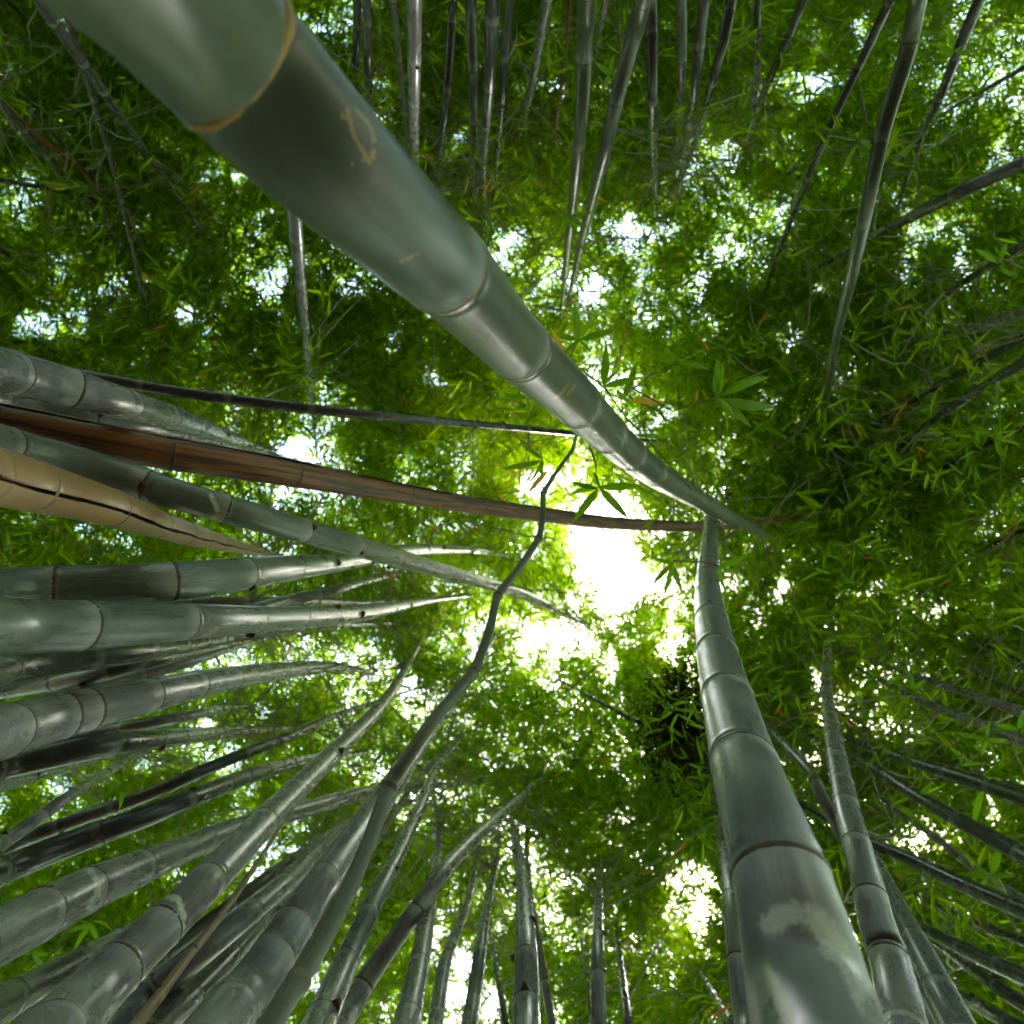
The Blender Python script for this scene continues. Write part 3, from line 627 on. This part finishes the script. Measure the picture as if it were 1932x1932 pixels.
THIN = [(1050,480,130,130,.5),(480,430,100,80,.5),(1720,130,260,220,.42),(1820,1060,110,60,.3),(1060,1400,200,100,.12),(1240,1230,90,80,.4),(60,400,100,90,.45),
 (250,560,160,60,.35),(1560,1250,60,60,.35),(1040,1060,90,110,.5),(1200,780,120,80,.4),(640,1250,110,60,.35),(1330,1750,130,60,.25),(1150,1080,160,160,.3),(800,880,150,90,.3)]
DARK = [(1380,860,90,90,.2),(980,1430,130,80,.8),(1700,700,250,200,.1),(1850,900,200,260,.6),(1400,80,300,140,.5),(900,-50,420,260,.7),(100,60,260,200,.9),(60,300,160,300,.4),(1900,1750,250,250,.6),(0,1900,400,300,.5),(1150,1480,200,120,.4),(1490,1010,110,140,.6),(700,700,150,110,.5),(1750,820,260,160,.7),(1500,480,140,120,.4),(150,720,200,60,.4),(420,720,120,70,.4),(100,1060,200,60,.8),(330,250,160,120,.5),(1650,1350,200,130,.4),(1300,150,150,150,.3)]
def density(x, y):
    D = 1.0 * (0.45 + 1.1 * vnoise(x, y, 150, 4)) * (0.25 + 1.5 * vnoise(x, y, 55, 2)) * (0.5 + 1.0 * vnoise(x, y, 24, 3))
    for (a, b, r1, r2, k) in DARK: D *= 1 + k * np.exp(-(((x - a) / r1) ** 2 + ((y - b) / r2) ** 2))
    for (a, b, r1, r2, k) in THIN: D *= 1 - k * np.exp(-(((x - a) / r1) ** 2 + ((y - b) / r2) ** 2))
    spk = 0.55 + 0.9 * vnoise(x, y, 17, 9)
    for i_, (a, b, r1, r2, k) in enumerate(GAPS):
        k = k if i_ < 6 else np.clip(k * spk, 0, 1)
        D *= 1 - k * np.exp(-((((x - a) / (r1 * 0.92 + 2)) ** 2 + ((y - b) / (r2 * 0.92 + 2)) ** 2) ** 2.2))
    return D

def sprays(x, y, z, nl, Ls, Ws):
    """leaf sprays: a fan of nl leaves from each twig end"""
    base = nC + z[:, None] * (nF + ((x - 966) / F)[:, None] * nR - ((y - 966) / F)[:, None] * nU)
    n = len(x)
    th = g.uniform(0, 2 * math.pi, n); ax = np.stack([np.cos(th), np.sin(th), g.normal(-0.25, 0.35, n)], -1); ax = unit(ax)
    nm = unit(np.stack([g.normal(0, .5, n), g.normal(0, .5, n), np.ones(n)], -1)); sd_ = unit(np.cross(nm, ax)); nm = unit(np.cross(ax, sd_))
    P = []; Dr = []; Nn = []; LL = []; WW = []
    for k in range(nl):
        a = (k / (nl - 1) - 0.5) * 1.9 + g.normal(0, 0.38, n)
        d = unit(ax * np.cos(a)[:, None] + sd_ * np.sin(a)[:, None] + g.normal(0, .16, (n, 3)))
        P.append(base + ax * (g.uniform(-0.06, 0.13, n) * (Ls / 0.16))[:, None] + g.normal(0, .012, (n, 3))); Dr.append(d)
        Nn.append(unit(nm + g.normal(0, .35, (n, 3)))); L = Ls * g.uniform(0.6, 1.2, n); LL.append(L); WW.append(Ws * g.uniform(.75, 1.2, n) * L / 0.16)
    c = lambda A: np.concatenate(A, 0)
    return c(P), c(Dr), c(Nn), c(LL), c(WW)

def canopy():
    Vs = []; Fs = []; off = 0; quads = []
    def add(V, Fa):
        nonlocal off
        Vs.append(V); Fs.append(Fa + off); off += len(V)
    # (z range, target number of sprays tried, leaf length)
    for (z0, z1, n, Lm, six, pw) in ((6.2, 12.5, 800000, 0.150, False, 1.1), (3.4, 6.2, 6800, 0.155, True, 1.3)):
        # clustered positions: branches carry several sprays
        nc = n // 14
        cx = g.uniform(-260, 2190, nc); cy_ = g.uniform(-260, 2190, nc); cz = g.uniform(z0 ** 1.0, z1, nc)
        k = 14
        sp = 0.22
        x = np.repeat(cx, k) + g.normal(0, 1, nc * k) * sp * F / np.repeat(cz, k)
        y = np.repeat(cy_, k) + g.normal(0, 1, nc * k) * sp * F / np.repeat(cz, k)
        z = np.repeat(cz, k) + g.normal(0, .25, nc * k); z = np.clip(z, z0 * 0.9, z1)
        D = density(x, y) ** pw
        if six: D = D * np.where((x < 1250) & (y > 1000), 0.12, 1.0) * np.where((x < 1000) & (y > 650), 0.4, 1.0) * np.where(y < 600, 0.55, 1.0)
        else: D = D * np.where((x < 1300) & (y > 1000) & (z < 7.6), 0.25, 1.0) * np.where((x < 1300) & (y > 1000), 1.35, 1.0)
        keep = g.random(len(x)) < D * 0.65 * (z / 9.0) ** 2 * (1.0 if not six else 5.0)
        x, y, z = x[keep], y[keep], z[keep]
        L = Lm * g.uniform(0.65, 1.25, len(x))
        add(*leaves_mesh(*sprays(x, y, z, 6 if not six else 5, L, np.full(len(x), 0.022 if not six else 0.019)), six))
    # crowns all round, outside the view, that shade the grove
    n = 110000; r = g.uniform(7.0, 24, n); th = g.uniform(0, 2 * math.pi, n); h = g.uniform(2.0, 12.5, n)
    P = np.stack([r * np.cos(th), r * np.sin(th), h], -1)
    d = P - nC; zz = d @ nF; px = F * (d @ nR) / zz; py = F * (d @ nU) / zz
    outv = (zz < 0.5) | (np.abs(px) > 1180) | (np.abs(py) > 1180)
    P = P[outv]; n = len(P)
    d = unit(g.normal(0, 1, (n, 3)) * [1, 1, .4]); nn = unit(g.normal(0, .7, (n, 3)) + [0, 0, .6])
    add(*leaves_mesh(P, d, nn, g.uniform(.35, .75, n), g.uniform(.10, .2, n), False))
    V = np.concatenate(Vs); 
    Fa = np.concatenate(Fs)
    o = link('bamboo_foliage', mesh('bamboo_foliage', V, Fa, [M['leaf']], False))
    tag(o, 'dense green bamboo foliage overhead pierced by dots of white sky', 'foliage', kind='stuff')
    print('foliage quads', len(Fa))
canopy()

def zigzag(p0, d, L, n, r0, V, Fq):
    P = [p0]; d = unit(d)
    for i in range(n):
        d = unit(d + g.normal(0, .16, 3)); P.append(P[-1] + d * L / n)
    P = np.array(P); Rr = np.linspace(r0, r0 * .35, n + 1)
    v, f, _ = tube(P, Rr, 4)
    k = sum(len(a) for a in V); V.append(v.reshape(-1, 3)); Fq.append(f + k); return P

def twigs():
    V = []; Fq = []
    n = 900
    x = g.uniform(-100, 2030, n); y = g.uniform(-100, 2030, n); z = g.uniform(4.2, 9, n)
    dd = density(x, y)
    for i in range(n):
        if dd[i] < .25: continue
        th = g.uniform(0, 6.28)
        zigzag(at(x[i], y[i], z[i]), np.array([math.cos(th), math.sin(th), g.normal(0.3, .4)]), g.uniform(.4, 1.3), 5, g.uniform(.003, .007), V, Fq)
    # side branches leaving the high nodes of the culms
    for (root, D, s, sn, wm) in CULMS:
        for xq in sn:
            c = interp(D, s, np.array([xq]))[0]; pz = (c[:3] - nC) @ nF
            if pz < 3.6: continue
            for _ in range(rnd.choice((1, 2, 2)) + (3 if xq > s[-1] - 1.6 else 0)):
                th = g.uniform(0, 6.28)
                zigzag(c[:3], np.array([math.cos(th), math.sin(th), .55]), g.uniform(.35, 1.0), 5, min(.006, c[3] * .4), V, Fq)
    o = link('bamboo_branchlets', mesh('bamboo_branchlets', np.concatenate(V), np.concatenate(Fq), [M['twig']], True))
    tag(o, 'tangle of thin pale zigzag branchlets woven through the green foliage', 'twigs', kind='stuff')
twigs()

# ------------------------------------------------------------------ leaf sprays one can tell apart
def big_leaf(p, t, wpx, z, mat, parent, base, bend):
    """one leaf from picture point p to tip t, width in picture units, at depth z (tip a little off)"""
    A = at(p[0], p[1], z); Bp = at(t[0], t[1], z * rnd.uniform(.93, 1.07)); L = np.linalg.norm(Bp - A)
    d = (Bp - A) / L; v = unit(nC - A); s = unit(np.cross(d, unit(v + g.normal(0, .35, 3)))); n = np.cross(s, d); W = wpx * z / F
    prof = [(0, .04), (.06, .3), (.2, .82), (.38, 1), (.58, .9), (.78, .58), (.92, .22), (1, .02)]
    V = []
    for (u, w_) in prof:
        c = A + d * L * u + n * L * bend * math.sin(u * 3.14) - np.array([0, 0, 0])
        V += [c - s * W * w_ * .5 + n * W * .12 * w_, c, c + s * W * w_ * .5 + n * W * .12 * w_]
    Fa = []
    for i in range(len(prof) - 1):
        a = i * 3; Fa += [(a, a + 1, a + 4, a + 3), (a + 1, a + 2, a + 5, a + 4)]
    link('leaf', mesh('leaf', np.array(V) - base, Fa, [mat], True), parent)
def spray(label, c, z, tips, stem=None, group='leaf sprays hanging below the canopy'):
    base = at(c[0], c[1], z)
    root = bpy.data.objects.new('leafy_twig', None); COL.objects.link(root); root.location = Vector(base)
    tag(root, label, 'leafy twig', group)
    for tp in tips:
        p = tp[0] if isinstance(tp[0], tuple) else c; t = tp[1] if isinstance(tp[0], tuple) else tp
        extra = tp[2:] if isinstance(tp[0], tuple) else ()
        L = math.hypot(t[0] - p[0], t[1] - p[1]); y = 'y' in extra
        off = (p[0] + rnd.uniform(-2, 2), p[1] + rnd.uniform(-2, 2))
        big_leaf(off, t, max(5, L * (.185 if L > 45 else .22)), z, M['yellowleaf'] if y else M['nearleaf'], root, base, rnd.uniform(-.05, .1))
    pts = stem or [c, (c[0] + 60, c[1] - 60)]
    P = np.array([at(a, b, z * (1 + .03 * i)) for i, (a, b) in enumerate(pts)]) - base
    P = np.vstack([P[0], (P[0] + P[1]) / 2 + g.normal(0, .006, 3), P[1:]])
    v, f, _ = tube(P, np.linspace(.0018, .003, len(P)), 6)
    link('twig', mesh('twig', v.reshape(-1, 3), f, [M['twigbrown']], True), root)
spray('spray of broad leaves touching the giant culm above the centre', (1091,640), 1.9, [(1083,566),(1136,589),(1030,628),(1167,620),(1060,668),(1118,668),((1064,666),(1038,617),'y')], [(1091,640),(1060,690),(1040,720)])
spray('spray of leaves with one long dark leaf right of the giant culm', (1140,728), 1.9, [(1144,645),(1212,711),(1170,695),((1175,751),(1203,680)),((1165,735),(1200,770))], [(1140,728),(1175,780),(1240,850),(1305,925)])
spray('two yellow and green leaves on a reddish twig right of the giant culm', (1184,756), 2.0, [((1184,755),(1258,762),'y'),((1227,771),(1176,799)),((1240,775),(1262,740)),((1240,770),(1258,800))], [(1184,756),(1130,722),(1100,700)])
spray('pair of broad leaves close right beneath the yellow leaf', (1258,795), 2.0, [((1198,822),(1268,826)),((1262,797),(1321,815)),((1262,800),(1284,845))], [(1258,795),(1230,770),(1180,745)])
spray('star of dark leaves hanging against the bright sky gap', (1130,920), 1.8, [(1074,908),(1210,917),(1078,988),(1187,980),(1073,934),(1118,890)], [(1130,920),(1125,880),(1110,830)])
spray('large leaf fan of long pointed leaves right of the sky gap', (1352,751), 1.9, [(1461,694),(1452,711),(1463,767),(1418,806),(1387,791),(1352,677),(1366,680)], [(1352,751),(1270,776),(1190,730)])
spray('three leaf spray above the large leaf fan', (1278,683), 2.1, [(1251,654),(1337,653),(1338,697)], [(1278,683),(1230,705),(1180,745)])
spray('drooping three leaf spray at right rim of the sky gap', (1270,1064), 2.2, [(1224,1050),(1251,1127),(1286,1116),(1230,1104)], [(1270,1064),(1290,1025),(1325,985)])
spray('leaf spray against the upper part of the massive lower right culm', (1356,1068), 2.0, [(1418,1041),(1370,1118),(1360,1030),(1395,1080)], [(1356,1068),(1310,1060),(1270,1058)])
spray('dark leaves and one hanging tan leaf left of the sky gap', (1022,868), 2.0, [(942,884),(986,920),(1022,900),((1034,887),(996,931),'y'),(982,837),(1018,840)], [(1022,868),(1024,930)])
spray('two leaves poking out under the giant culm left of its middle', (993,752), 2.0, [((997,750),(930,755)),((1010,765),(988,802)),(1000,780)], [(993,752),(1040,740),(1070,730)])
spray('bright fan of leaves near the right edge two thirds down', (1863,1395), 3.0, [(1819,1393),(1851,1429),(1868,1360),(1905,1400),(1880,1440)], [(1863,1395),(1900,1330),(1940,1280)])
spray('bright drooping leaves left below the fan near the right edge', (1812,1446), 3.0, [(1799,1475),(1819,1425),(1860,1442),(1832,1486)], [(1812,1446),(1850,1420),(1900,1400)])
spray('spray with one glowing yellow green leaf at the lower right', (1857,1486), 2.9, [(1836,1560),(1809,1480),(1886,1489),(1897,1532),((1760,1475),(1733,1509))], [(1857,1486),(1800,1478),(1740,1470)])
spray('wide spray of leaves at right edge above the lowest culms', (1868,1652), 2.8, [(1817,1609),(1803,1649),(1840,1686),(1889,1586),(1915,1652),(1890,1690)], [(1868,1652),(1910,1700),(1960,1740)])
spray('small leaf spray on the twin pale culms at right', (1723,1304), 3.4, [(1700,1258),(1749,1281),(1720,1270),(1745,1312)], [(1723,1304),(1780,1290),(1840,1270)])
spray('leaf pair cut by the right edge above the bright fan', (1920,1375), 3.0, [(1877,1367),(1931,1338),(1945,1380)], [(1920,1375),(1915,1420),(1935,1460)])
spray('fan of leaves lit yellow at the upper right edge', (1885,500), 3.2, [(1840,470),(1850,520),(1900,455),(1925,520)], [(1885,500),(1930,470),(1980,440)])
spray('leaves crossing the long grey culm at upper right', (1800,95), 3.0, [(1755,80),(1770,120),(1835,105),(1790,50)], [(1800,95),(1850,60),(1900,20)])
spray('leaf spray over the olive pair near top centre', (1075,410), 3.2, [(1035,415),(1048,445),(1110,430),(1095,455),(1120,400)], [(1075,410),(1040,370),(1000,340)])
spray('leaf spray in front of the stoutest olive culm at the top', (1150,140), 3.0, [(1120,115),(1135,175),(1185,135),(1160,100)], [(1150,140),(1185,90),(1220,40)])
spray('leafy twig at lower edge right of the massive culm', (1690,1700), 3.2, [(1650,1680),(1665,1735),(1720,1740),(1725,1690)], [(1690,1700),(1730,1670),(1790,1650)])
spray('green leaf fan between the lower left diagonal culms', (170,1740), 2.6, [(140,1790),(190,1785),(215,1760),(150,1720),(120,1760)], [(170,1740),(200,1700),(240,1670)])
spray('few green leaves in the gap near the bottom left corner', (60,1800), 2.8, [(30,1830),(85,1840),(95,1800),(20,1790)], [(60,1800),(20,1760),(-20,1730)])
spray('leaf spray filling the gap under the knobbly slender culm', (230,1480), 3.0, [(200,1500),(225,1530),(262,1515),(270,1470),(205,1460)], [(230,1480),(280,1450),(330,1430)])

# ------------------------------------------------------------------ the dark dead clump
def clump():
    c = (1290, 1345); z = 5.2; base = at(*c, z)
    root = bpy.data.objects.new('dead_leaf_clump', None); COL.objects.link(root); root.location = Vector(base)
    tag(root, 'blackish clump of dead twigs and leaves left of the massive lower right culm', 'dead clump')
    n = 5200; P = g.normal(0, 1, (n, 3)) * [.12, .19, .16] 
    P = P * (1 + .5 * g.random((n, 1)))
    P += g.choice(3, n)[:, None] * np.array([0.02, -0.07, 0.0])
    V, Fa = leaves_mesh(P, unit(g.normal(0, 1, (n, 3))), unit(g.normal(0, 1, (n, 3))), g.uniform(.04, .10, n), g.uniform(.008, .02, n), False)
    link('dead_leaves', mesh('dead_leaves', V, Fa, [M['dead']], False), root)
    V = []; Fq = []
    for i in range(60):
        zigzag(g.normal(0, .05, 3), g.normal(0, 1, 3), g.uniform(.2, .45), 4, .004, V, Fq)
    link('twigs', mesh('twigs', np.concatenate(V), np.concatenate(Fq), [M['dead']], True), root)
clump()
